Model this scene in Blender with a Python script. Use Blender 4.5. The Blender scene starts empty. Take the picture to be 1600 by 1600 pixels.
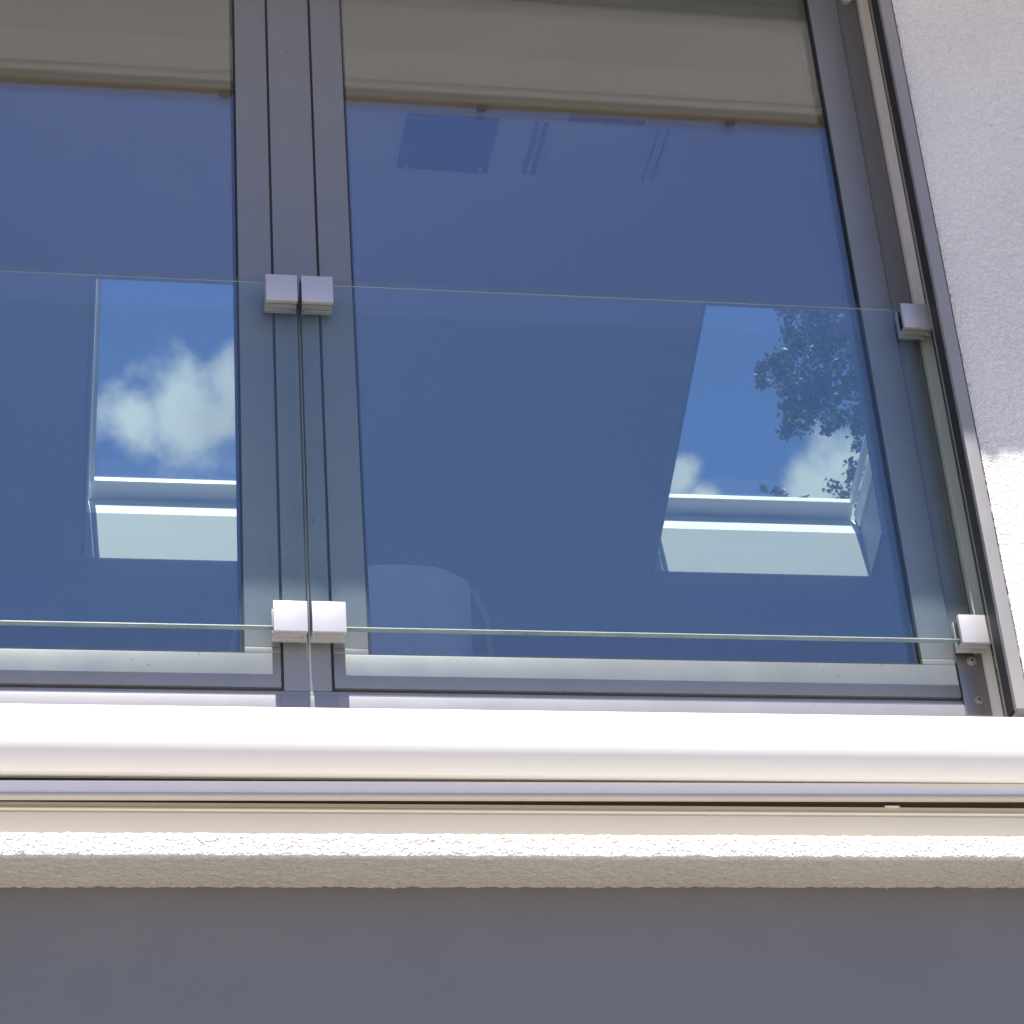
import bpy, bmesh, math, random
from mathutils import Vector, Matrix, noise
R = math.radians
scene = bpy.context.scene
col = scene.collection

# ------------------------------------------------------------------ camera
def cam_axes(yaw, pitch, roll):
    fwd = Vector((math.sin(yaw)*math.cos(pitch), math.cos(yaw)*math.cos(pitch), math.sin(pitch)))
    r = Vector((math.cos(yaw), -math.sin(yaw), 0)); u = r.cross(fwd)
    c, s = math.cos(roll), math.sin(roll)
    return c*r+s*u, -s*r+c*u, fwd
cd = bpy.data.cameras.new('camera'); cam = bpy.data.objects.new('camera', cd); col.objects.link(cam)
cr, cu, cf = cam_axes(R(12.06), R(30.82), R(-4.64))
m = Matrix((cr, cu, -cf)).transposed().to_4x4(); m.translation = (0, -4.0, 1.6)
cam.matrix_world = m
cd.sensor_width = 36; cd.lens = 36*3890/1600; cd.clip_start = .05; cd.clip_end = 2000
scene.camera = cam

# ------------------------------------------------------------------ light
PROFILE = R(66); SUN_AZ = R(7)          # high summer sun in front of the facade, slightly from the left
to_sun = Vector((-math.sin(SUN_AZ)*math.cos(PROFILE), -math.cos(SUN_AZ)*math.cos(PROFILE), math.sin(PROFILE)))
sd = bpy.data.lights.new('sun', 'SUN'); sun = bpy.data.objects.new('sun', sd); col.objects.link(sun)
sd.energy = 5.0; sd.angle = R(.6); sd.color = (1, .95, .87)
sun.rotation_euler = to_sun.to_track_quat('Z', 'Y').to_euler(); sun.location = (-2, -8, 20)
vs = scene.view_settings
vs.view_transform = 'Standard'; vs.look = 'None'; vs.gamma = 1; vs.use_curve_mapping = False
vs.exposure = 1.1

world = bpy.data.worlds.new('World'); scene.world = world; world.use_nodes = True
W = world.node_tree; W.nodes.clear()
def N(t, typ, **kw):
    n = t.nodes.new(typ)
    for k, v in kw.items(): setattr(n, k, v)
    return n
def math_n(t, op, a, b=None, c=None, clamp=False):
    n = N(t, 'ShaderNodeMath', operation=op, use_clamp=clamp)
    for i, v in enumerate((a, b, c)):
        if v is None: continue
        if isinstance(v, (int, float)): n.inputs[i].default_value = v
        else: t.links.new(v, n.inputs[i])
    return n.outputs[0]
sky = N(W, 'ShaderNodeTexSky', sky_type='NISHITA', sun_disc=False, sun_elevation=PROFILE, sun_rotation=R(180)+SUN_AZ)
sky.altitude = 300; sky.air_density = 1.0; sky.dust_density = .3; sky.ozone_density = 2.5
hs = N(W, 'ShaderNodeHueSaturation'); hs.inputs['Saturation'].default_value = 1.12
tint = N(W, 'ShaderNodeVectorMath', operation='MULTIPLY'); tint.inputs[1].default_value = (1.03, .90, 1.03)
W.links.new(sky.outputs[0], tint.inputs[0]); W.links.new(tint.outputs[0], hs.inputs['Color'])
geo = N(W, 'ShaderNodeTexCoord')
# fair-weather cumulus: soft blobs scattered round the sky, broken up by noise
blobs = [((0.0276, 0.8359, 0.5481), 0.95), ((0.0489, 0.8322, 0.5523), 1.25), ((0.0709, 0.8273, 0.5573), 1.15), ((0.0617, 0.8347, 0.5472), 0.60), ((0.3072, 0.8021, 0.5121), 1.10), ((0.2970, 0.8077, 0.5093), 0.75), ((0.3175, 0.8041, 0.5027), 1.20), ((0.2437, 0.8199, 0.5180), 0.52), ((0.2544, 0.8215, 0.5103), 0.40),
         ((-.55, .75, .33), 5), ((-.3, .86, .40), 4), ((.75, .55, .36), 5), ((.62, .70, .30), 4), ((-.9, .1, .34), 5),
         ((.92, -.12, .36), 5), ((-.75, -.62, .18), 4), ((.7, -.68, .2), 4), ((.05, .97, .2), 5), ((.3, .93, .26), 4)]
mx = None
for c, rad in blobs:
    v = Vector(c).normalized()
    dp = N(W, 'ShaderNodeVectorMath', operation='DISTANCE'); dp.inputs[1].default_value = v
    W.links.new(geo.outputs['Generated'], dp.inputs[0])
    b = math_n(W, 'SUBTRACT', 1.0, math_n(W, 'DIVIDE', dp.outputs['Value'], 2*math.radians(rad)), clamp=True)
    mx = b if mx is None else math_n(W, 'MAXIMUM', mx, b)
nz = N(W, 'ShaderNodeTexNoise'); nz.inputs['Scale'].default_value = 34; nz.inputs['Detail'].default_value = 9; nz.inputs['Roughness'].default_value = .56
W.links.new(geo.outputs['Generated'], nz.inputs['Vector'])
dens = math_n(W, 'ADD', math_n(W, 'MULTIPLY', mx, 1.15), math_n(W, 'MULTIPLY', math_n(W, 'SUBTRACT', nz.outputs[0], .5), 1.45))
mr = N(W, 'ShaderNodeMapRange', interpolation_type='SMOOTHSTEP'); mr.inputs['From Min'].default_value = .40; mr.inputs['From Max'].default_value = .95
W.links.new(dens, mr.inputs['Value'])
nz2 = N(W, 'ShaderNodeTexNoise'); nz2.inputs['Scale'].default_value = 22; nz2.inputs['Detail'].default_value = 5
W.links.new(geo.outputs['Generated'], nz2.inputs['Vector'])
cshade = N(W, 'ShaderNodeMapRange'); cshade.inputs['From Min'].default_value = .3; cshade.inputs['From Max'].default_value = .7
cshade.inputs['To Min'].default_value = 5.2; cshade.inputs['To Max'].default_value = 7.6
W.links.new(nz2.outputs[0], cshade.inputs['Value'])
ccol = N(W, 'ShaderNodeVectorMath', operation='SCALE'); ccol.inputs[0].default_value = (1.0, .985, .96)
W.links.new(cshade.outputs[0], ccol.inputs['Scale'])
mixc = N(W, 'ShaderNodeMix', data_type='RGBA')
W.links.new(math_n(W, 'MULTIPLY', mr.outputs[0], .92), mixc.inputs['Factor'])
W.links.new(hs.outputs[0], mixc.inputs[6]); W.links.new(ccol.outputs[0], mixc.inputs[7])
bg = N(W, 'ShaderNodeBackground'); bg.inputs['Strength'].default_value = .08
W.links.new(mixc.outputs[2], bg.inputs['Color'])
wo = N(W, 'ShaderNodeOutputWorld'); W.links.new(bg.outputs[0], wo.inputs['Surface'])

# ------------------------------------------------------------------ materials
def new_mat(name):
    mt = bpy.data.materials.new(name); mt.use_nodes = True
    t = mt.node_tree; t.nodes.clear()
    out = N(t, 'ShaderNodeOutputMaterial')
    return mt, t, out
def paint(name, rgb, rough=.5, metal=0., var=.06, vscale=6., bump=0., bscale=200., spec=.5, streak=None, dirt=0.):
    mt, t, out = new_mat(name)
    p = N(t, 'ShaderNodeBsdfPrincipled'); p.inputs['Roughness'].default_value = rough; p.inputs['Metallic'].default_value = metal
    p.inputs['Specular IOR Level'].default_value = spec
    tc = N(t, 'ShaderNodeTexCoord'); mp = N(t, 'ShaderNodeMapping'); t.links.new(tc.outputs['Object'], mp.inputs['Vector'])
    if streak: mp.inputs['Scale'].default_value = streak
    n = N(t, 'ShaderNodeTexNoise'); n.inputs['Scale'].default_value = vscale; n.inputs['Detail'].default_value = 6; n.inputs['Roughness'].default_value = .62
    t.links.new(mp.outputs[0], n.inputs['Vector'])
    cr_ = N(t, 'ShaderNodeMapRange'); cr_.inputs['From Min'].default_value = .3; cr_.inputs['From Max'].default_value = .7
    cr_.inputs['To Min'].default_value = 1-var; cr_.inputs['To Max'].default_value = 1+var
    t.links.new(n.outputs[0], cr_.inputs['Value'])
    val = cr_.outputs[0]
    if dirt:                                   # sparse little specks of dirt
        vo = N(t, 'ShaderNodeTexNoise'); vo.inputs['Scale'].default_value = 75; vo.inputs['Detail'].default_value = 3
        t.links.new(tc.outputs['Object'], vo.inputs['Vector'])
        dm = N(t, 'ShaderNodeMapRange'); dm.inputs['From Min'].default_value = .70; dm.inputs['From Max'].default_value = .76
        dm.inputs['To Min'].default_value = 1; dm.inputs['To Max'].default_value = 1-dirt
        t.links.new(vo.outputs[0], dm.inputs['Value']); val = math_n(t, 'MULTIPLY', val, dm.outputs[0])
    sc = N(t, 'ShaderNodeVectorMath', operation='SCALE'); sc.inputs[0].default_value = rgb
    t.links.new(val, sc.inputs['Scale']); t.links.new(sc.outputs[0], p.inputs['Base Color'])
    rr = N(t, 'ShaderNodeMapRange'); rr.inputs['To Min'].default_value = max(0, rough-.08); rr.inputs['To Max'].default_value = min(1, rough+.08)
    t.links.new(n.outputs[0], rr.inputs['Value']); t.links.new(rr.outputs[0], p.inputs['Roughness'])
    if bump:
        b = N(t, 'ShaderNodeTexNoise'); b.inputs['Scale'].default_value = bscale; b.inputs['Detail'].default_value = 4
        t.links.new(tc.outputs['Object'], b.inputs['Vector'])
        bn = N(t, 'ShaderNodeBump'); bn.inputs['Distance'].default_value = bump; bn.inputs['Strength'].default_value = 1
        t.links.new(b.outputs[0], bn.inputs['Height']); t.links.new(bn.outputs[0], p.inputs['Normal'])
    t.links.new(p.outputs[0], out.inputs['Surface'])
    return mt
def stucco(name, rgb):
    mt, t, out = new_mat(name)
    p = N(t, 'ShaderNodeBsdfPrincipled'); p.inputs['Roughness'].default_value = 1; p.inputs['Specular IOR Level'].default_value = 0
    tc = N(t, 'ShaderNodeTexCoord')
    a = N(t, 'ShaderNodeTexNoise'); a.inputs['Scale'].default_value = 105; a.inputs['Detail'].default_value = 5; a.inputs['Roughness'].default_value = .6; a.inputs['Distortion'].default_value = .6
    v = N(t, 'ShaderNodeTexVoronoi', feature='SMOOTH_F1'); v.inputs['Scale'].default_value = 210; v.inputs['Smoothness'].default_value = .4
    w2 = N(t, 'ShaderNodeTexNoise'); w2.inputs['Scale'].default_value = 3; w2.inputs['Detail'].default_value = 5
    for q in (a, v, w2): t.links.new(tc.outputs['Object'], q.inputs['Vector'])
    h = math_n(t, 'ADD', math_n(t, 'MULTIPLY', a.outputs[0], 1.0), math_n(t, 'MULTIPLY', v.outputs['Distance'], .35))
    bn = N(t, 'ShaderNodeBump'); bn.inputs['Distance'].default_value = .007; bn.inputs['Strength'].default_value = 1
    t.links.new(h, bn.inputs['Height']); t.links.new(bn.outputs[0], p.inputs['Normal'])
    mr_ = N(t, 'ShaderNodeMapRange'); mr_.inputs['From Min'].default_value = .3; mr_.inputs['From Max'].default_value = .7; mr_.inputs['To Min'].default_value = .94; mr_.inputs['To Max'].default_value = 1.04
    t.links.new(w2.outputs[0], mr_.inputs['Value'])
    sc = N(t, 'ShaderNodeVectorMath', operation='SCALE'); sc.inputs[0].default_value = rgb
    t.links.new(mr_.outputs[0], sc.inputs['Scale']); t.links.new(sc.outputs[0], p.inputs['Base Color'])
    t.links.new(p.outputs[0], out.inputs['Surface'])
    return mt
def glass(name, tint, r0, wav=0., gtint=(1, 1, 1)):
    mt, t, out = new_mat(name)
    tr = N(t, 'ShaderNodeBsdfTransparent'); tr.inputs['Color'].default_value = (*tint, 1)
    gl = N(t, 'ShaderNodeBsdfGlossy'); gl.inputs['Roughness'].default_value = 0; gl.inputs['Color'].default_value = (*gtint, 1)
    lw = N(t, 'ShaderNodeLayerWeight'); lw.inputs['Blend'].default_value = .5
    fr = math_n(t, 'ADD', r0, math_n(t, 'MULTIPLY', math_n(t, 'POWER', lw.outputs['Facing'], 5), 1-r0), clamp=True)
    if wav:
        tc = N(t, 'ShaderNodeTexCoord'); n = N(t, 'ShaderNodeTexNoise'); n.inputs['Scale'].default_value = 3.0; n.inputs['Detail'].default_value = 1
        t.links.new(tc.outputs['Object'], n.inputs['Vector'])
        bn = N(t, 'ShaderNodeBump'); bn.inputs['Distance'].default_value = wav; bn.inputs['Strength'].default_value = 1
        t.links.new(n.outputs[0], bn.inputs['Height']); t.links.new(bn.outputs[0], gl.inputs['Normal'])
    mx_ = N(t, 'ShaderNodeMixShader'); t.links.new(fr, mx_.inputs[0]); t.links.new(tr.outputs[0], mx_.inputs[1]); t.links.new(gl.outputs[0], mx_.inputs[2])
    t.links.new(mx_.outputs[0], out.inputs['Surface'])
    return mt
M = {}
M['stucco'] = stucco('white roughcast', (.86, .83, .79))
M['frame'] = paint('anodised aluminium', (.205, .215, .232), .42, .25, .05, 9, dirt=.25, streak=(1, 1, 1))
M['frame_dark'] = paint('aluminium jamb', (.17, .165, .16), .5, .2, .05, 9)
M['gasket'] = paint('black rubber', (.012, .012, .014), .6, 0, .1, 20)
M['seal'] = paint('grey rebate seal', (.10, .10, .11), .7, 0, .1, 20)
M['clamp'] = paint('satin clamp', (.50, .49, .50), .36, .35, .03, 14)
M['steel'] = paint('brushed steel', (.27, .255, .24), .36, .7, .08, 30, streak=(1, 1, .12))
M['screw'] = paint('screw steel', (.42, .41, .40), .3, .6, .08, 60)
M['post'] = paint('satin post', (.80, .76, .70), .4, .4, .04, 8)
M['rail'] = paint('grey guide rail', (.30, .29, .285), .45, .2, .05, 8)
M['cassette'] = paint('cream white enamel', (.82, .80, .77), .3, 0, .015, 3, spec=.45)
M['lip'] = paint('grey-beige lip', (.40, .37, .34), .45, 0, .03, 5)  # darker than the bar to hold down light bounced off the ledge
M['olive'] = paint('olive brown gap shade', (.15, .125, .075), .7, 0, .05, 5)
M['cream'] = paint('cream housing', (.60, .545, .44), .4, 0, .02, 3)
M['bar'] = paint('pale grey enamel', (.71, .70, .69), .32, .1, .02, 3)
M['bottom'] = paint('sill metal', (.235, .235, .26), .45, .2, .05, 7, dirt=.2)
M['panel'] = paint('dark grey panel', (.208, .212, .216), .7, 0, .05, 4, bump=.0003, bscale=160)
M['soffit'] = paint('soffit paint', (.90, .85, .845), .7, 0, .04, 2.5)
M['wood'] = paint('brown stained lath', (.34, .225, .14), .6, 0, .2, 14, streak=(.15, 3, 3))
M['copper'] = paint('weathered copper', (.20, .12, .08), .45, .6, .15, 5)
M['bracket'] = paint('dark bracket', (.16, .11, .075), .6, .3, .1, 20)
M['tile'] = paint('roof tile', (.10, .06, .05), .8, 0, .2, 5)
M['ceil'] = paint('ceiling paint', (.66, .59, .62), .85, 0, .03, 2)
M['white'] = paint('white enamel', (.84, .84, .82), .4, 0, .02, 4)
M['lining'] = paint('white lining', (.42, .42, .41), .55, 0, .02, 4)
M['inwall'] = paint('room wall', (.25, .24, .23), .85, 0, .03, 2)
M['floor'] = paint('oak floor', (.22, .14, .08), .5, 0, .15, 6, streak=(1, 8, 1))
M['darkp'] = paint('dark plate', (.02, .02, .025), .5, 0, .1, 8)
M['slot'] = paint('slot shade', (.12, .12, .13), .6, 0, .1, 8)
M['fabric'] = paint('pale chair cover', (.62, .50, .56), .9, 0, .06, 12, bump=.0006, bscale=500)
M['chairwood'] = paint('beech rod', (.55, .45, .34), .5, 0, .1, 14)
M['paving'] = paint('terrace slabs', (.215, .195, .165), .85, 0, .12, .8)
M['bark'] = paint('bark', (.09, .07, .05), .9, 0, .2, 12, bump=.006, bscale=20)
M['lamp'] = paint('downlight metal', (.75, .75, .74), .3, .5, .02, 8)
M['lens'] = paint('downlight lens', (.85, .85, .83), .25, 0, .02, 8)
M['winglass'] = glass('coated window glass', (.95, .975, .965), .090, .00006, (.90, .93, 1))
M['balglass'] = glass('balustrade glass', (.93, .975, .962), .036, .00003)
M['skyglass'] = glass('roof window glass', (.90, .91, .90), .03)
def edge_glass():
    mt, t, out = new_mat('cut glass edge')
    d = N(t, 'ShaderNodeBsdfDiffuse'); d.inputs['Color'].default_value = (.36, .46, .46, 1)
    tl = N(t, 'ShaderNodeBsdfTranslucent'); tl.inputs['Color'].default_value = (.42, .54, .54, 1)
    gl = N(t, 'ShaderNodeBsdfGlossy'); gl.inputs['Roughness'].default_value = .12
    tc = N(t, 'ShaderNodeTexCoord'); n = N(t, 'ShaderNodeTexNoise'); n.inputs['Scale'].default_value = 14; n.inputs['Detail'].default_value = 4
    t.links.new(tc.outputs['Object'], n.inputs['Vector'])
    a = N(t, 'ShaderNodeMixShader'); t.links.new(n.outputs[0], a.inputs[0]); t.links.new(d.outputs[0], a.inputs[1]); t.links.new(tl.outputs[0], a.inputs[2])
    b = N(t, 'ShaderNodeMixShader'); b.inputs[0].default_value = .2; t.links.new(a.outputs[0], b.inputs[1]); t.links.new(gl.outputs[0], b.inputs[2])
    t.links.new(b.outputs[0], out.inputs['Surface']); return mt
M['glassedge'] = edge_glass()  # bright tone paints a thin highlight line along the bevels
M['glasstop'] = glass('polished glass edge', (.86, .93, .90), .10)
M['glasscut'] = paint('ground glass edge', (.22, .31, .33), .35, 0, .25, 10)
M['glassside'] = paint('shade-dark glass edge', (.045, .065, .065), .3, 0, .1, 8)  # dark tone paints the shaded seam between the panes
def leaf_mat():
    mt, t, out = new_mat('leaf')
    d = N(t, 'ShaderNodeBsdfPrincipled'); d.inputs['Roughness'].default_value = .42; d.inputs['Specular IOR Level'].default_value = .45
    tl = N(t, 'ShaderNodeBsdfTranslucent')
    tc = N(t, 'ShaderNodeTexCoord'); n = N(t, 'ShaderNodeTexNoise'); n.inputs['Scale'].default_value = 3.5; n.inputs['Detail'].default_value = 4
    t.links.new(tc.outputs['Object'], n.inputs['Vector'])
    rp = N(t, 'ShaderNodeValToRGB'); rp.color_ramp.elements[0].position = .35; rp.color_ramp.elements[0].color = (.022, .04, .014, 1)
    rp.color_ramp.elements[1].position = .68; rp.color_ramp.elements[1].color = (.085, .115, .03, 1)
    t.links.new(n.outputs[0], rp.inputs[0]); t.links.new(rp.outputs[0], d.inputs['Base Color']); t.links.new(rp.outputs[0], tl.inputs['Color'])
    mx_ = N(t, 'ShaderNodeMixShader'); mx_.inputs[0].default_value = .3
    t.links.new(d.outputs[0], mx_.inputs[1]); t.links.new(tl.outputs[0], mx_.inputs[2]); t.links.new(mx_.outputs[0], out.inputs['Surface']); return mt
M['leaf'] = leaf_mat()

# ------------------------------------------------------------------ builders
def link(o, parent=None):
    col.objects.link(o)
    if parent is not None: o.parent = parent
    return o
def tag(o, label, cat=None, group=None):
    o['label'] = label
    if cat: o['category'] = cat
    if group: o['group'] = group
    return o
def thing(name, label, cat, loc=(0, 0, 0), group=None):
    o = link(bpy.data.objects.new(name, None)); o.location = loc; o.empty_display_size = .1
    tag(o, label, cat, group); return o
def struct(o): o['kind'] = 'structure'; return o
def world_of(o):
    v = Vector((0, 0, 0))
    while o is not None: v += o.location; o = o.parent
    return v
def obj(name, bm, mat, parent=None, smooth=None, origin=None):
    """one mesh object; geometry is given in world coordinates and re-centred on its own origin"""
    me = bpy.data.meshes.new(name)
    lo = Vector((min(v.co.x for v in bm.verts), min(v.co.y for v in bm.verts), min(v.co.z for v in bm.verts)))
    hi = Vector((max(v.co.x for v in bm.verts), max(v.co.y for v in bm.verts), max(v.co.z for v in bm.verts)))
    c = (lo+hi)/2 if origin is None else Vector(origin)
    bmesh.ops.translate(bm, verts=bm.verts, vec=-c)
    bm.normal_update(); bm.to_mesh(me); bm.free()
    for mm in (mat if isinstance(mat, (list, tuple)) else [mat]): me.materials.append(mm)
    if smooth is not None:
        me.polygons.foreach_set('use_smooth', [True]*len(me.polygons))
        me.set_sharp_from_angle(angle=R(smooth))
    o = bpy.data.objects.new(name, me); link(o, parent)
    o.location = c - (world_of(parent) if parent else Vector((0, 0, 0)))
    return o
def add_box(bm, x0, x1, y0, y1, z0, z1, bev=0., tf=None, seg=2):
    b = bmesh.new()
    vs_ = [b.verts.new((x, y, z)) for x in (x0, x1) for y in (y0, y1) for z in (z0, z1)]
    for f in ((0, 1, 3, 2), (4, 6, 7, 5), (0, 4, 5, 1), (2, 3, 7, 6), (0, 2, 6, 4), (1, 5, 7, 3)): b.faces.new([vs_[i] for i in f])
    bmesh.ops.recalc_face_normals(b, faces=b.faces)
    if bev: bmesh.ops.bevel(b, geom=b.edges[:], offset=bev, segments=seg, profile=.6, affect='EDGES')
    if tf is not None: bmesh.ops.transform(b, matrix=tf, verts=b.verts)
    t = bpy.data.meshes.new('t'); b.to_mesh(t); b.free(); bm.from_mesh(t); bpy.data.meshes.remove(t)
def box(name, mat, parent, x0, x1, y0, y1, z0, z1, bev=.0012, tf=None):
    bm = bmesh.new(); add_box(bm, x0, x1, y0, y1, z0, z1, bev, tf); return obj(name, bm, mat, parent, 35)
def prism_x(name, mat, parent, poly, x0, x1, smooth=35, tf=None, closed=True, bev=0.):
    """a (y,z) outline pulled along x"""
    bm = bmesh.new()
    a = [bm.verts.new((x0, y, z)) for y, z in poly]; b = [bm.verts.new((x1, y, z)) for y, z in poly]
    n = len(poly)
    for i in range(n): bm.faces.new((a[i], a[(i+1) % n], b[(i+1) % n], b[i]))
    bm.faces.new(a[::-1]); bm.faces.new(b)
    bmesh.ops.recalc_face_normals(bm, faces=bm.faces)
    if tf is not None: bmesh.ops.transform(bm, matrix=tf, verts=bm.verts)
    return obj(name, bm, mat, parent, smooth)
def cyl(bm, p, axis, r, h, seg=24, r2=None):
    q = Vector(axis).to_track_quat('Z', 'Y').to_matrix().to_4x4(); q.translation = Vector(p)
    bmesh.ops.create_cone(bm, cap_ends=True, segments=seg, radius1=r, radius2=r if r2 is None else r2, depth=h, matrix=q)
def tube(bm, pts, rads, seg=8):
    rings = []
    for i, p in enumerate(pts):
        d = (Vector(pts[min(i+1, len(pts)-1)])-Vector(pts[max(i-1, 0)])).normalized()
        a = d.orthogonal().normalized(); b = d.cross(a)
        if rings:
            a0 = (rings[-1][0].co-Vector(pts[i-1])); a = (a0-d*a0.dot(d)).normalized(); b = d.cross(a)
        rings.append([bm.verts.new(Vector(p)+rads[i]*(a*math.cos(2*math.pi*k/seg)+b*math.sin(2*math.pi*k/seg))) for k in range(seg)])
    for r0, r1 in zip(rings, rings[1:]):
        for k in range(seg): bm.faces.new((r0[k], r0[(k+1) % seg], r1[(k+1) % seg], r1[k]))
    bm.faces.new(rings[0][::-1]); bm.faces.new(rings[-1])
def rough_sheet(name, mat, parent, path, x0, x1, step, amp, axis='x'):
    """roughcast plaster: a dense sheet swept along x over a (y,z) path, every vertex pushed out by grain"""
    bm = bmesh.new()
    pts = []
    for (a, b) in zip(path, path[1:]):
        L = math.hypot(b[0]-a[0], b[1]-a[1]); n = max(1, int(L/step))
        ny, nzv = -(b[1]-a[1])/L, (b[0]-a[0])/L
        for i in range(n+1):
            k = i/n; pts.append((a[0]+(b[0]-a[0])*k, a[1]+(b[1]-a[1])*k, ny, nzv))
    # merge the doubled corner points into averaged normals
    q = []
    for p in pts:
        if q and abs(q[-1][0]-p[0])+abs(q[-1][1]-p[1]) < 1e-7:
            nn = Vector((q[-1][2]+p[2], q[-1][3]+p[3])).normalized(); q[-1] = (p[0], p[1], nn.x, nn.y)
        else: q.append(p)
    nx = int((x1-x0)/step); rows = []
    for i in range(nx+1):
        x = x0+(x1-x0)*i/nx; row = []
        for (y, z, ny, nz_) in q:
            P = Vector((x, y, z))
            d = noise.noise(P*95)*amp + noise.noise(P*210+Vector((7, 1, 3)))*amp*.7 + noise.noise(P*14+Vector((3, 5, 7)))*amp*.5
            row.append(bm.verts.new((x, y+ny*d, z+nz_*d)))
        rows.append(row)
    for a, b in zip(rows, rows[1:]):
        for j in range(len(q)-1): bm.faces.new((a[j], b[j], b[j+1], a[j+1]))
    return obj(name, bm, mat, parent, 80)

# ------------------------------------------------------------------ ground
bm = bmesh.new()
add_box(bm, -150, 150, -150, 150, -.3, 0)
g = struct(obj('ground', bm, M['paving'])); g['label'] = 'pale paved ground in front of the house'

# ------------------------------------------------------------------ house shell
WX0, WX1 = -.868, 1.775          # window opening
WALL = -.118                     # outer face of the upper wall (window frame face is y = 0)
LZ = 3.162                       # underside of the plaster ledge
house = thing('house', 'white roughcast house wall around the balcony window, sunlit below the eaves shadow', 'house', (0, 0, 0))
# upper wall right of the window: front face + reveal, dense roughcast near the opening
def side_wall():
    bm = bmesh.new(); step = .0055
    z0, z1 = 3.30, 5.47
    path = [(WX1, .05), (WX1, WALL), (2.5, WALL)]
    pts = []
    for k, (a, b) in enumerate(zip(path, path[1:])):
        L = math.hypot(b[0]-a[0], b[1]-a[1]); n = int(L/step)
        nx, ny = ((-1, 0), (0, -1))[k]
        for i in range(n+1):
            if k and i == 0: continue
            t = i/n; pts.append((a[0]+(b[0]-a[0])*t, a[1]+(b[1]-a[1])*t, nx if not (k == 0 and i == n) else -.7, ny if not (k == 0 and i == n) else -.7))
    nz_ = int((z1-z0)/step); rows = []
    for j in range(nz_+1):
        z = z0+(z1-z0)*j/nz_; row = []
        for (x, y, ax, ay) in pts:
            P = Vector((x, y, z))
            d = noise.noise(P*95)*.0013 + noise.noise(P*210+Vector((7, 1, 3)))*.0010 + noise.noise(P*9+Vector((3, 5, 7)))*.0003
            row.append(bm.verts.new((x+ax*d, y+ay*d, z)))
        rows.append(row)
    for a, b in zip(rows, rows[1:]):
        for i in range(len(pts)-1): bm.faces.new((a[i], a[i+1], b[i+1], b[i]))
    return obj('wall', bm, M['stucco'], house, 80)
side_wall()
box('wall', M['stucco'], house, 2.5, 4.6, WALL+.001, .25, 0, 5.47, 0)
box('wall', M['stucco'], house, 1.80, 2.5, .02, .25, 0, 5.47, 0)
box('wall', M['stucco'], house, -3.6, WX0, WALL, .25, 0, 5.47, 0)
box('wall', M['stucco'], house, WX0, 1.80, .03, .25, 0, 3.58, 0)            # below the window
box('wall', M['stucco'], house, -3.6, -3.35, .25, 4.9, 0, 5.2, 0)
box('wall', M['stucco'], house, 4.35, 4.6, .25, 4.9, 0, 5.2, 0)
box('wall', M['stucco'], house, -3.35, 4.35, 4.65, 4.9, 0, 4.35, 0)
# plaster ledge that carries the awning box, dark panel below it
led = rough_sheet('ledge', M['stucco'], house, [(-.20, 3.204), (-.376, 3.204), (-.3788, 3.2028), (-.38, 3.20), (-.38, LZ+.005), (-.3785, LZ+.0015), (-.375, LZ), (-.255, LZ)], -.7, 2.4, .0048, .0019)
led['label'] = 'thin roughcast ledge with bright front edge and shaded beige underside'
box('ledge_core', M['stucco'], house, -3.6, 4.6, -.372, WALL+.003, LZ+.006, 3.197, 0)
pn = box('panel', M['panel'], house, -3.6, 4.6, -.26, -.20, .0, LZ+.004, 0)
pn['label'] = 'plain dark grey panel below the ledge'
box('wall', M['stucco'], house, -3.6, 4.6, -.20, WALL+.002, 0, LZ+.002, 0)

# roof: eaves in front, two slopes, soffit, fascia lath
EY, EZ = -.852, 5.789
PT = R(24); TP = math.tan(PT)
RY, RZ_ = 1.12, 6.266            # ridge
BY = 5.4; BZ = RZ_-TP*(BY-RY)
for xa, xb, yb in ((3.0, 4.9, BY), (-3.9, -.6, BY), (-.6, 3.0, 1.55)):
    zb = RZ_-TP*(yb-RY)
    prism_x('roof', M['tile'], house, [(EY+.02, 5.90), (RY, RZ_), (yb, zb), (yb, zb-.07), (RY, RZ_-.07), (EY+.02, 5.858)], xa, xb)
box('wall', M['stucco'], house, -3.6, 4.6, WALL+.004, .02, 5.4705, EZ+.03, 0)
box('wall', M['stucco'], house, -3.6, 4.6, .021, .04, 5.4705, 6.0, 0)
box('soffit', M['soffit'], house, -3.9, 4.9, EY+.0555, -.10, EZ+.004, EZ+.022, .001)
box('soffit_trim', M['soffit'], house, -3.9, 4.9, EY+.060, EY+.085, EZ-.006, EZ+.0035, .004)
box('fascia_lath', M['wood'], house, -3.9, 4.9, EY, EY+.055, EZ, EZ+.047, .003)
for k in range(9):
    x = .388+(k-4)*.66
    bm = bmesh.new(); add_box(bm, x-.016, x+.016, EY-.002, EY+.02, EZ-.004, EZ-.0005, .001)
    add_box(bm, x-.010, x+.010, EY-.003, EY+.008, EZ-.008, EZ-.0043, .001)
    obj('bracket', bm, M['bracket'], house, 35)
dl = thing('downlight', 'small round downlight set in the soffit, mirrored in the right pane', 'downlight', (1.391, -.45, EZ))
bm = bmesh.new(); cyl(bm, (1.391, -.45, EZ-.004), (0, 0, 1), .030, .014, 32); obj('ring', bm, M['lamp'], dl, 35)
bm = bmesh.new(); cyl(bm, (1.391, -.45, EZ-.013), (0, 0, 1), .015, .006, 24); obj('lens', bm, M['lens'], dl, 35)

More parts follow.
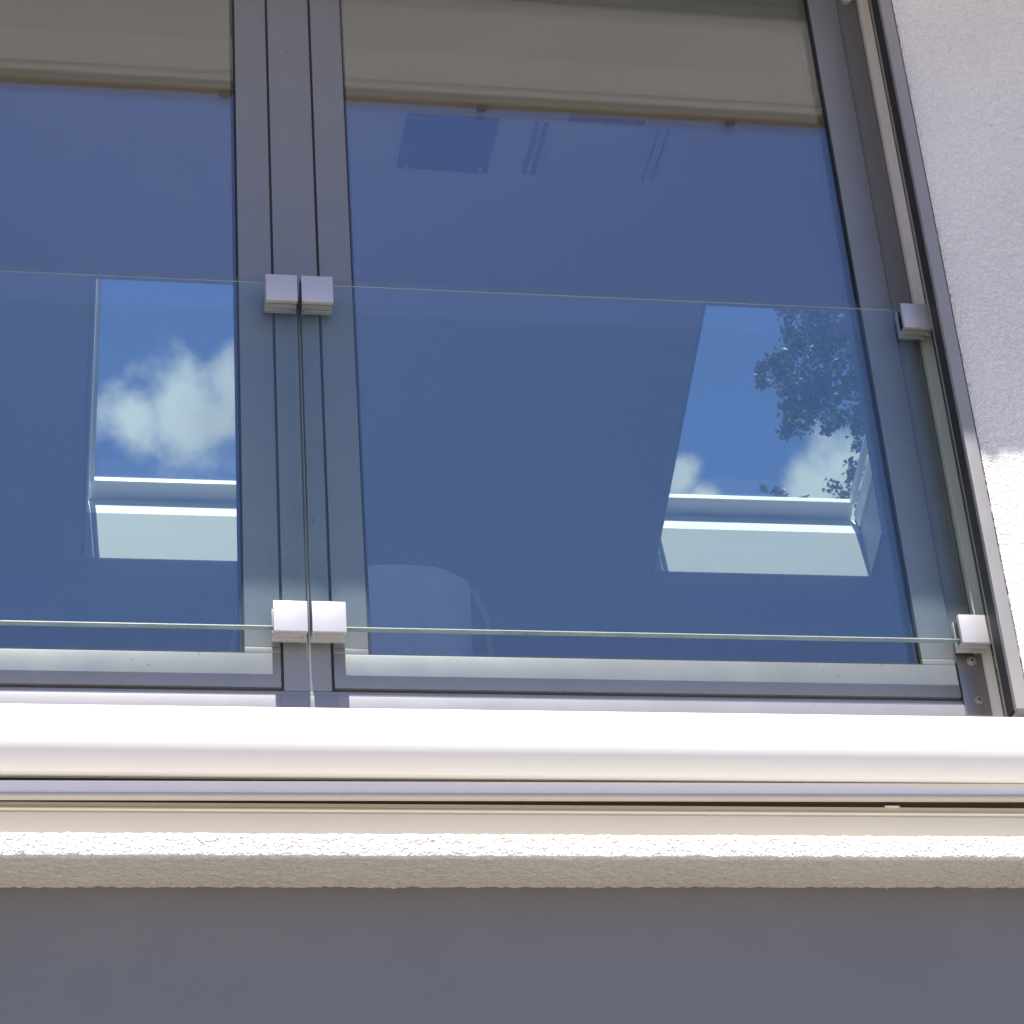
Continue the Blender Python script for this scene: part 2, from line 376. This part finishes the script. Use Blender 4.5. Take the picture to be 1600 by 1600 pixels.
# ------------------------------------------------------------------ room behind the window
SX0, SX1 = -3.35, 4.35
Zc, Y1 = 5.75, 1.61
def slope_tf():
    # local x, s (down the slope), n (outwards) -> world
    t = Matrix(((1, 0, 0, 0), (0, math.cos(PT), math.sin(PT), Y1), (0, -math.sin(PT), math.cos(PT), Zc), (0, 0, 0, 1)))
    return t
ST = slope_tf()
ceiling = struct(box('ceiling', M['ceil'], None, SX0, SX1, .63, Y1+.02, Zc, Zc+.02, 0))
SK = [(.07, .79), (1.81, 2.53)]; SB = .963
def slab(name, mat, n0, n1, parent=None, xr=(SX0, SX1), top=.0, bot=3.4):
    xs = [xr[0]]+[v for s in SK for v in s]+[xr[1]]
    bm = bmesh.new()
    for i in range(0, len(xs), 2): add_box(bm, xs[i], xs[i+1], top, SB, n0, n1, 0, ST)
    add_box(bm, xr[0], xr[1], SB, bot, n0, n1, 0, ST)
    return obj(name, bm, mat, parent)
sc_ = slab('slope', M['ceil'], 0, .2, ceiling); sc_['label'] = 'sloping ceiling with roof window openings'
prism_x('front_slope', M['ceil'], ceiling, [(.04, 5.475), (.63, 5.75), (.63, 5.77), (.04, 5.495)], SX0, SX1)
slab('roof', M['tile'], .205, .27, house, (-.6, 3.0), -.05, 3.9)
struct(box('floor', M['floor'], None, SX0, SX1, .25, 4.65, 3.40, 3.54, 0))
for a in ((SX0, SX0+.02, .25, 4.65), (SX1-.02, SX1, .25, 4.65), (SX0+.02, SX1-.02, 4.63, 4.65)):
    struct(box('wall', M['inwall'], None, a[0], a[1], a[2], a[3], 3.54, 5.75 if a[2] < 1 else 4.6, 0))

# roof windows
def roof_window(x0, x1, label):
    rw = thing('roof_window', label, 'roof window', (x0+.36, Y1+.4, Zc-.1), 'roof windows in the sloping ceiling')
    def pb(name, mat, a0, a1, s0, s1, n0, n1, bev=.003, par=rw): return box(name, mat, par, a0, a1, s0, s1, n0, n1, bev, ST)
    # linings of the opening
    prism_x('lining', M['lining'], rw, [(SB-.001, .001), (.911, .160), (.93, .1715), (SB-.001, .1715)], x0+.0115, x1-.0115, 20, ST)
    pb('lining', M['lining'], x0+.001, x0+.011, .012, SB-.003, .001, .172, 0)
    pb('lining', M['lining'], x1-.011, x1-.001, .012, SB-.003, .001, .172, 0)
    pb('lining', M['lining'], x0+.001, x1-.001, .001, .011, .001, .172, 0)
    # fixed frame
    prism_x('frame', M['white'], rw, [(.911, .161), (.913, .204), (.925, .2525), (.962, .2525), (.962, .1725), (.931, .1725)], x0+.012, x1-.012, 20, ST)
    pb('frame', M['white'], x0+.002, x0+.020, .02, .895, .1725, .244, .003)
    pb('frame', M['white'], x1-.020, x1-.002, .02, .895, .1725, .244, .003)
    pb('frame', M['white'], x0+.024, x1-.024, .002, .02, .1725, .24, .003)
    # sash
    sa = pb('sash', M['white'], x0+.0205, x1-.0205, .857, .945, .2545, .276, .002)
    pb('stile', M['white'], x0+.0205, x0+.036, .03, .856, .2445, .276, .003, sa)
    pb('stile', M['white'], x1-.036, x1-.0205, .03, .856, .2445, .276, .003, sa)
    pb('rail', M['white'], x0+.037, x1-.037, .021, .05, .2445, .276, .003, sa)
    pb('pane', M['skyglass'], x0+.034, x1-.034, .045, .860, .262, .266, 0, sa)
    return rw
roof_window(*SK[0], 'roof window framing a white cloud, seen through the left pane beside the mullion')
roof_window(*SK[1], 'roof window framing tree branches, seen through the right pane')

# things on the flat part of the ceiling
box_v = thing('ceiling_vent', 'small dark square plate on the ceiling behind the right pane', 'vent', (.97, .963, Zc))
box('plate', M['darkp'], box_v, .85, 1.09, .858, 1.07, Zc-.012, Zc-.001, .002)
for x in (.872, 1.068): 
    bm = bmesh.new(); cyl(bm, (x, 1.052, Zc-.014), (0, 0, 1), .006, .004, 16); obj('screw', bm, M['lamp'], box_v, 35)
ht = thing('ceiling_hatch', 'pale ceiling hatch with thin dark side slots beside the dark plate', 'hatch', (1.36, .97, Zc))
box('leaf', M['ceil'], ht, 1.235, 1.485, .87, 1.085, Zc-.01, Zc-.001, .003)
for x, w_ in ((1.190, .012), (1.214, .012), (1.512, .006), (1.538, .006)):
    box('slot', M['slot'], ht, x-w_/2, x+w_/2, .862, 1.075, Zc-.006, Zc-.001, .001)
for y in (.836, .848): box('slot', M['slot'], ht, 1.27, 1.47, y-.004, y+.004, Zc-.006, Zc-.001, .001)

# ------------------------------------------------------------------ the french window
win = thing('french_window', 'two-leaf grey aluminium balcony window with blue sky-reflecting panes', 'window', (.4535, .03, 3.60))
TOP = 5.465
SZ = 3.654                                            # sash bottom gap
MX0, MX1 = .408, .499
def part(n, *a, **k): return box(n, M[k.pop('m', 'frame')], win, *a, **k)
part('mullion', MX0+.0022, MX1-.0022, 0, .07, SZ-.004, TOP, bev=.0015)
part('bottom_rail', WX0+.03, 1.7455, .0005, .07, 3.6395, SZ-.0045, bev=.001)
part('sill', WX0+.03, 1.7455, -.003, .06, 3.585, 3.639, m='bottom', bev=.001)
part('mullion_foot', MX0-.004, MX1+.006, -.0045, -.0032, 3.60, 3.6385, m='frame', bev=.0003)
part('jamb', 1.699, 1.745, .010, .07, SZ-.004, TOP, m='frame_dark')
part('jamb', WX0+.03, -.792, .010, .07, SZ-.004, TOP, m='frame_dark')
part('head', -.792, 1.699, .02, .07, TOP-.012, TOP, m='frame_dark')
part('gap_fill', -.80, 1.70, .010, .034, SZ-.0042, SZ+.0026, m='seal', bev=0)
for gx in (MX0, MX1, 1.697, -.79): part('gap_fill', gx-.0018, gx+.0024, .010, .034, SZ+.0035, TOP-.013, m='seal', bev=0)
def sash(x0, x1, gx0, gx1, tilt, lab):
    gz0, gz1 = 3.726, 5.435
    zj = 3.7385
    inner = bmesh.new()                               # the dark inner sash profile behind the glass
    for a in ((x0+.004, gx0+.004, SZ+.004, TOP-.014), (gx1-.004, x1-.004, SZ+.004, TOP-.014)): add_box(inner, a[0], a[1], .036, .085, a[2], a[3], .001)
    for a in ((SZ+.004, gz0+.004), (gz1-.004, TOP-.014)): add_box(inner, gx0+.0045, gx1-.0045, .036, .085, a[0], a[1], .001)
    s = obj('sash', inner, M['frame_dark'], win, 35); s['label'] = lab
    # face profiles: stiles stand on the bottom rail
    box('stile', M['frame'], s, x0+.0028, gx0, 0, .0355, zj+.0006, TOP-.013, .0012)
    box('stile', M['frame'], s, gx1, x1-.0028, 0, .0355, zj+.0006, TOP-.013, .0012)
    bmr = bmesh.new()
    add_box(bmr, x0+.0028, x1-.0028, .0002, .0355, SZ+.003, gz0, .0012)
    obj('rail', bmr, M['frame'], s, 35)
    box('rail_end', M['frame'], s, x0+.0028, gx0, .0002, .0355, gz0+.0002, zj, .0008)
    box('rail_end', M['frame'], s, gx1, x1-.0028, .0002, .0355, gz0+.0002, zj, .0008)
    box('rail', M['frame'], s, gx0+.0003, gx1-.0003, 0, .0355, gz1, TOP-.013, .0012)
    # glazing gasket, two panes and their dark spacer
    gk = bmesh.new()
    for a in ((gx0+.0004, gx0+.003), (gx1-.003, gx1-.0004)): add_box(gk, a[0], a[1], .003, .009, gz0+.0005, gz1-.0005)
    add_box(gk, gx0+.0032, gx1-.0032, .003, .009, gz0+.0005, gz0+.003)
    obj('gasket', gk, M['gasket'], s)
    sp = bmesh.new()
    for a in ((gx0+.0005, gx0+.008), (gx1-.008, gx1-.0005)): add_box(sp, a[0], a[1], .0145, .0275, gz0+.001, gz1-.001)
    add_box(sp, gx0+.0085, gx1-.0085, .0145, .0275, gz0+.001, gz0+.008)
    obj('spacer', sp, M['gasket'], s)
    o = box('pane', M['winglass'], s, gx0+.0005, gx1-.0005, .010, .014, gz0+.0005, gz1-.0005, 0)
    i = box('pane', M['winglass'], s, gx0+.0005, gx1-.0005, .028, .032, gz0+.0005, gz1-.0005, 0)
    o.rotation_euler.x = tilt[0]; i.rotation_euler.x = tilt[1]
    return s
sash(MX1+.0, 1.697, .566, 1.628, (.0, .0012), 'right window leaf with clear view of tree in roof window')
sash(-.79, MX0, -.72, .340, (-.0008, .0006), 'left window leaf')
# top fixing of the post
# ------------------------------------------------------------------ glass balustrade
PY0, PY1 = -.0495, -.032                              # 17.5 mm laminated glass
def pane_mesh(x0, x1, z0, z1):
    bm = bmesh.new(); add_box(bm, x0, x1, PY0, PY1, z0, z1, .0011, None, 1)
    bm.normal_update()
    for f in bm.faces:
        n_ = f.normal
        f.material_index = 0 if abs(n_.y) > .98 else 3 if abs(n_.x) > .5 else 2 if n_.z > .9 else 4 if n_.z < -.9 else 1  # edge tones differ per side, painting how light shows in the glass
    return bm
def clamp(parent, x0, x1, z0, z1, side, lab):
    """square two-plate glass clamp; the pane sits in the slot between the plates"""
    c = box('clamp', M['clamp'], parent, x0, x1, -.0625, -.0517, z0, z1, .0012); c['label'] = lab
    box('gasket', M['gasket'], c, x0+.002, x1-.002, -.0515, PY0-.0002, z0+.0085, z1-.001, 0)
    box('gasket', M['gasket'], c, x0+.002, x1-.002, PY1+.0002, -.0302, z0+.0085, z1-.001, 0)
    box('insert', M['clamp'], c, x0+.001, x1-.001, -.0472, -.0318, z0+.0015, z0+.008, .0006)
    box('back_plate', M['clamp'], c, x0, x1, -.030, -.019, z0-.001, z1, .001)
    box('standoff', M['steel'], c, x0+.010, x1-.010, -.0188, -.0002 if x1 < 1.6 else .0095, z0+.012, z1-.010, .001)
    xs = x1-.004 if side > 0 else x0+.004
    bm = bmesh.new(); cyl(bm, (xs, -.0408, z0-.001), (0, 0, 1), .0035, .006, 14); obj('screw', bm, M['clamp'], c, 35)
    box('bridge', M['clamp'], c, (x1-.006) if side > 0 else x0+.0005, (x1-.0005) if side > 0 else x0+.006, -.0513, -.0304, z0+.010, z1-.004, .0005)
    return c
PZ0, PZ1 = 3.755, 4.534
rb = thing('glass_balustrade', 'right clear glass balustrade pane with four square clamps', 'balustrade', (1.1, -.025, 3.60), 'glass balustrade panes')
p = obj('pane', pane_mesh(.4560, 1.7605, PZ0, PZ1), [M['balglass'], M['glassedge'], M['glasstop'], M['glassside'], M['glasscut']], rb)
lb = thing('glass_balustrade', 'left clear glass balustrade pane with clamps at its right end', 'balustrade', (-.2, -.025, 3.60), 'glass balustrade panes')
obj('pane', pane_mesh(-.859, .4515, PZ0, PZ1), [M['balglass'], M['glassedge'], M['glasstop'], M['glassside'], M['glasscut']], lb)
clamp(rb, .4575, .5195, 4.471, 4.533, -1, 'shaded upper clamp right of the seam')
clamp(rb, .4575, .5195, 3.739, 3.801, -1, 'sunlit lower clamp right of the seam')
clamp(rb, 1.690, 1.748, 4.471, 4.531, 1, 'shaded upper clamp at the jamb')
clamp(rb, 1.690, 1.748, 3.742, 3.802, 1, 'lower clamp at the jamb, partly sunlit')
clamp(lb, .3875, .4495, 4.471, 4.533, 1, 'shaded upper clamp left of the seam')
clamp(lb, .3875, .4495, 3.739, 3.801, 1, 'sunlit lower clamp left of the seam')
for zz in (4.471, 3.739): clamp(lb, -.848, -.79, zz, zz+.062, -1, 'clamp at the left jamb')
# post and bracket at the jamb
box('post', M['post'], rb, 1.7475, 1.7695, -.0038, .05, 3.60, TOP, .0015)
bm = bmesh.new()
add_box(bm, 1.695, 1.7465, -.0068, -.0032, 3.60, 3.745, .001)
bk = obj('bracket', bm, M['steel'], rb, 35); bk['label'] = 'grey steel bracket plate with two screws'
for sx, szz in ((1.724, 3.731), (1.724, 3.6475)):
    bm = bmesh.new(); cyl(bm, (sx, -.0078, szz), (0, -1, 0), .0092, .002, 28, .0085)
    cyl(bm, (sx, -.0098, szz), (0, -1, 0), .0062, .004, 24, .0048)
    sw = obj('screw', bm, M['screw'], bk, 35)
for sx, szz in ((1.724, 3.731), (1.724, 3.6475)):
    bm = bmesh.new(); cyl(bm, (sx, -.0121, szz), (0, -1, 0), .0026, .0008, 6); obj('socket', bm, M['gasket'], bk)
bm = bmesh.new(); cyl(bm, (1.722, .004, 5.425), (0, -1, 0), .012, .014, 24); obj('bolt', bm, M['clamp'], rb, 35)

# ------------------------------------------------------------------ guide rail on the wall edge
gr = thing('guide_rail', 'slim grey vertical guide rail along the roughcast wall edge', 'rail', (1.76, -.09, 3.58))
RX0, RX1, RZ0 = 1.733, 1.766, 3.568
box('profile', M['rail'], gr, RX0+.0075, RX1, -.132, -.1195, RZ0, TOP, .001)
box('profile', M['rail'], gr, RX0+.016, RX1-.001, -.119, -.075, RZ0, TOP, .001)
box('brush_seal', M['gasket'], gr, RX0+.0075, RX0+.0155, -.119, -.085, RZ0+.004, TOP, 0)
box('inner_profile', M['rail'], gr, RX0+.009, RX0+.0155, -.084, -.075, RZ0, TOP, .001)
box('end_cap', M['frame_dark'], gr, RX0+.009, RX1-.001, -.131, -.08, RZ0-.003, RZ0-.0002, .0005)

# ------------------------------------------------------------------ awning box
aw = thing('awning_cassette', 'cream white awning box lying along the ledge under the window', 'awning', (.8, -.28, 3.204))
AX0, AX1 = -1.25, 2.55
yc, zc, r_ = -.297, 3.383, .0748
def arc(a0, a1, n, rr=r_): return [(yc-rr*math.cos(R(a0+(a1-a0)*k/n)), zc+rr*math.sin(R(a0+(a1-a0)*k/n))) for k in range(n+1)]
prof = arc(-51, 100, 40)+[(-.16, zc+r_-.004), (-.16, 3.335)]
prism_x('cover', M['cassette'], aw, prof, AX0, AX1, 30)
# front bar, very slightly out of parallel with the box as in the photograph
dy, dz = .017, .0075
TB = Matrix.Identity(4); TB[2][0] = .0052; TB[2][3] = -.0052*1.75      # the bar hangs a touch lower at its left end
prism_x('front_bar', M['bar'], aw, [(y+dy, z+dz) for y, z in [(-.3435, 3.3180), (-.3435, 3.2978), (-.3315, 3.2978), (-.3315, 3.3180)]], AX0, AX1, 25, TB)
prism_x('lip', M['lip'], aw, [(y+dy, z+dz) for y, z in [(-.3445, 3.2974), (-.3452, 3.2960), (-.3450, 3.2925), (-.3425, 3.2895), (-.3385, 3.2885), (-.3315, 3.2890), (-.3315, 3.2974)]], AX0, AX1, 40, TB)
prism_x('seal', M['gasket'], aw, [(-.314, 3.337), (-.314, 3.319), (-.2, 3.319), (-.2, 3.337)], AX0+.01, AX1-.01, 25)
dy, dz = .040, .019
hp = [(-.337, 3.2735), (-.337, 3.2665), (-.339, 3.2645), (-.3395, 3.2615), (-.336, 3.259), (-.338, 3.255), (-.334, 3.205), (-.329, 3.190), (-.20, 3.190), (-.20, 3.266), (-.331, 3.266), (-.333, 3.2735)]
hp = [(y+dy, z+dz) for y, z in hp]
prism_x('housing', M['cream'], aw, hp, AX0, AX1, 25)
prism_x('gap_fill', M['olive'], aw, [(-.288, 3.3185), (-.288, 3.2855), (-.20, 3.2855), (-.20, 3.3185)], AX0+.01, AX1-.01, 25)  # dark block behind the gap, coloured to paint its shade
box('clip', M['cassette'], aw, 1.395, 1.421, -.2985, -.2885, 3.2927, 3.2955, .0006)
for xx in (AX0-.012, AX1):
    bm = bmesh.new(); add_box(bm, xx+.0005, xx+.0115, -.37, -.16, 3.206, 3.45, .004); obj('end_cap', bm, M['cassette'], aw, 35)

# ------------------------------------------------------------------ chairs in the room
def chair(ox, oy, rz, label):
    ch = thing('chair', label, 'chair')
    fl = 3.54; H = .74
    bm = bmesh.new(); nu, nv = 28, 22; grid = {}
    for side in (0, 1):
        for i in range(nu+1):
            for j in range(nv+1):
                u = i/nu*2-1; v = j/nv
                x = .235*u*(1-.06*v)
                top = H-.03*max(0, u)**4-.035*(1-u)
                z = .36+v*(top-.36)
                y = .05*u*u-.05*v + (.035 if side else 0)*(1-.5*v**6)+.012*math.sin(u*11+v*4)*(1.1-v)*(0 if side else 1)
                grid[side, i, j] = bm.verts.new((x, y, z))
    for side in (0, 1):
        for i in range(nu):
            for j in range(nv):
                q = [grid[side, i, j], grid[side, i+1, j], grid[side, i+1, j+1], grid[side, i, j+1]]
                bm.faces.new(q if side == 0 else q[::-1])
    rim = [(i, 0) for i in range(nu)]+[(nu, j) for j in range(nv)]+[(i, nv) for i in range(nu, 0, -1)]+[(0, j) for j in range(nv, 0, -1)]
    for a, b in zip(rim, rim[1:]+rim[:1]): bm.faces.new((grid[0, a[0], a[1]], grid[1, a[0], a[1]], grid[1, b[0], b[1]], grid[0, b[0], b[1]]))
    bmesh.ops.recalc_face_normals(bm, faces=bm.faces)
    obj('backrest', bm, M['fabric'], ch, 60)
    bm = bmesh.new(); add_box(bm, -.25, .25, .0, .46, .38, .45, .02); obj('seat', bm, M['fabric'], ch, 40)
    for sx in (-.22, .22):
        bm = bmesh.new(); tube(bm, [(sx, .05, .0), (sx, .04, .38)], [.014, .018]); obj('leg', bm, M['chairwood'], ch, 40)
        bm = bmesh.new(); tube(bm, [(sx, .42, .0), (sx, .42, .38)], [.014, .018]); obj('leg', bm, M['chairwood'], ch, 40)
        bm = bmesh.new()
        k = 1.0 if sx > 0 else .55
        tube(bm, [(sx*(1-.10*k), .03, .715), (sx*(1+.10*k), .05, .712), (sx*(1+.28*k), .10, .68), (sx*(1+.42*k), .18, .59), (sx*(1+.50*k), .28, .49), (sx*(1+.52*k), .38, .42)], [.004, .009, .010, .010, .010, .010], 10)
        obj('arm', bm, M['chairwood'], ch, 60)
    ch.location = (ox, oy, fl); ch.rotation_euler.z = rz
    return ch
chair(.665, .62, R(6), 'pale fabric chair just behind the right pane, beside the mullion')

# ------------------------------------------------------------------ tree behind the house
rng = random.Random(11)
tree = thing('tree', 'leafy green tree behind the house, seen through the right roof window', 'tree', (8.3, 13, 0))
tr = bmesh.new()
tube(tr, [(8.3, 13, 0), (8.35, 13, 3), (8.2, 12.9, 6), (8.3, 12.9, 9), (8.3, 12.9, 12.5), (8.4, 13, 15.5)], [.28, .23, .2, .16, .1, .03], 12)
clusters = []
limb_ends = [(5.9, 12.0, 13.1), (5.8, 12.0, 12.45), (6.25, 12.0, 12.6), (6.6, 12.3, 13.6), (9.9, 12, 13), (10.2, 13.6, 11.8), (8.8, 11, 13.5), (8, 14.8, 13.2), (7.4, 11.2, 12), (9, 12.2, 15), (7.3, 13.4, 14.8)]
for e in limb_ends:
    a = Vector((8.28, 12.92, 8.5+rng.random()*2.5)); b = Vector(e)
    if e[0] < 7: a.z = 12.6+rng.random()*.8
    mid = (a+b)/2+Vector((rng.uniform(-.2, .2), rng.uniform(-.2, .2), .35))
    tube(tr, [a, a.lerp(mid, .5)+Vector((0, 0, .1)), mid, mid.lerp(b, .55), b], [.07, .055, .04, .022, .008], 6)
obj('trunk', tr, M['bark'], tree, 60)
# (centre, radius, leaves): the outer boughs one sees, then the rest of the crown
seen = [((6.05, 12, 13.35), .24, 330), ((6.3, 12, 13.15), .26, 330), ((5.98, 12, 13.0), .2, 210), ((5.72, 12, 12.83), .14, 150), ((5.90, 12, 12.72), .17, 190), ((5.78, 12, 12.52), .15, 170), ((5.62, 12, 12.74), .09, 60), ((6.0, 12, 12.5), .12, 90), ((6.35, 12, 12.2), .13, 100), ((5.92, 12, 13.46), .13, 90),
        ((5.74, 12, 12.26), .13, 130), ((5.86, 12, 12.38), .12, 110), ((6.12, 12, 12.62), .17, 190), ((6.18, 12, 12.4), .14, 130), ((6.08, 12, 12.2), .06, 26), ((6.4, 12, 12.8), .22, 240), ((6.4, 12, 12.4), .17, 130),
        ((6.26, 12, 12.04), .08, 26), ((6.22, 12, 11.9), .09, 34), ((6.19, 12, 11.77), .10, 40), ((6.08, 12, 11.64), .11, 44), ((6.26, 12, 11.62), .10, 36), ((5.98, 12, 11.55), .06, 16), ((5.72, 12, 11.53), .06, 16), ((5.52, 12, 11.52), .10, 40), ((5.45, 12, 11.62), .05, 7),
        ((6.55, 12, 13.5), .3, 300), ((6.3, 12.1, 13.6), .25, 200), ((6.6, 12.1, 12.9), .3, 240), ((6.6, 12, 12.1), .2, 120)]
clusters += seen
for k in range(90):
    while True:
        v = Vector((rng.uniform(-1, 1), rng.uniform(-1, 1), rng.uniform(-1, 1)))
        if .35 < v.length < 1: break
    c = Vector((8.9, 13.1, 13.0))+Vector((v.x*2.3, v.y*2.2, v.z*2.9))
    if c.x < 7.7: continue
    clusters.append((tuple(c), rng.uniform(.35, .6), 120))
verts, faces = [], []
for c, rad, n in clusters:
    c = Vector(c); near = rad < .34
    tufts = []
    for q in range(max(3, int(9*rad/.2)) if near else 7):
        v = Vector((rng.gauss(0, 1), rng.gauss(0, 1), rng.gauss(0, 1))).normalized()*rng.uniform(.25, 1)**.6
        tufts.append((c+v*rad, rad*rng.uniform(.22, .48)))
    for k in range(int(n*2.6) if near else n):
        tc, tr_ = tufts[k % len(tufts)]
        p = tc+Vector((rng.gauss(0, .5), rng.gauss(0, .5), rng.gauss(-.1, .55)))*tr_*1.25
        L = rng.uniform(.028, .052)*(1.0 if near else 2.0); wd = L*.36
        d = Vector((rng.gauss(0, 1), rng.gauss(0, 1), rng.gauss(-.5, .7))).normalized()
        s = d.cross(Vector((rng.gauss(0, 1), rng.gauss(0, 1), rng.gauss(0, 1)))).normalized(); nn = d.cross(s)
        b = len(verts)
        verts += [p, p+d*L*.35+s*wd+nn*wd*.35, p+d*L*.8+s*wd*.6+nn*wd*.2, p+d*L*1.1, p+d*L*.8-s*wd*.6+nn*wd*.2, p+d*L*.35-s*wd+nn*wd*.35]
        faces += [(b, b+1, b+2, b+3), (b, b+3, b+4, b+5)]
me = bpy.data.meshes.new('crown'); me.from_pydata([v-Vector((8.3, 13, 0)) for v in verts], [], faces); me.materials.append(M['leaf'])
cw = link(bpy.data.objects.new('crown', me), tree)

scene.render.engine = 'CYCLES'
scene.cycles.max_bounces = 14; scene.cycles.transparent_max_bounces = 24; scene.cycles.glossy_bounces = 6; scene.cycles.diffuse_bounces = 4
scene.cycles.caustics_reflective = False; scene.cycles.caustics_refractive = False
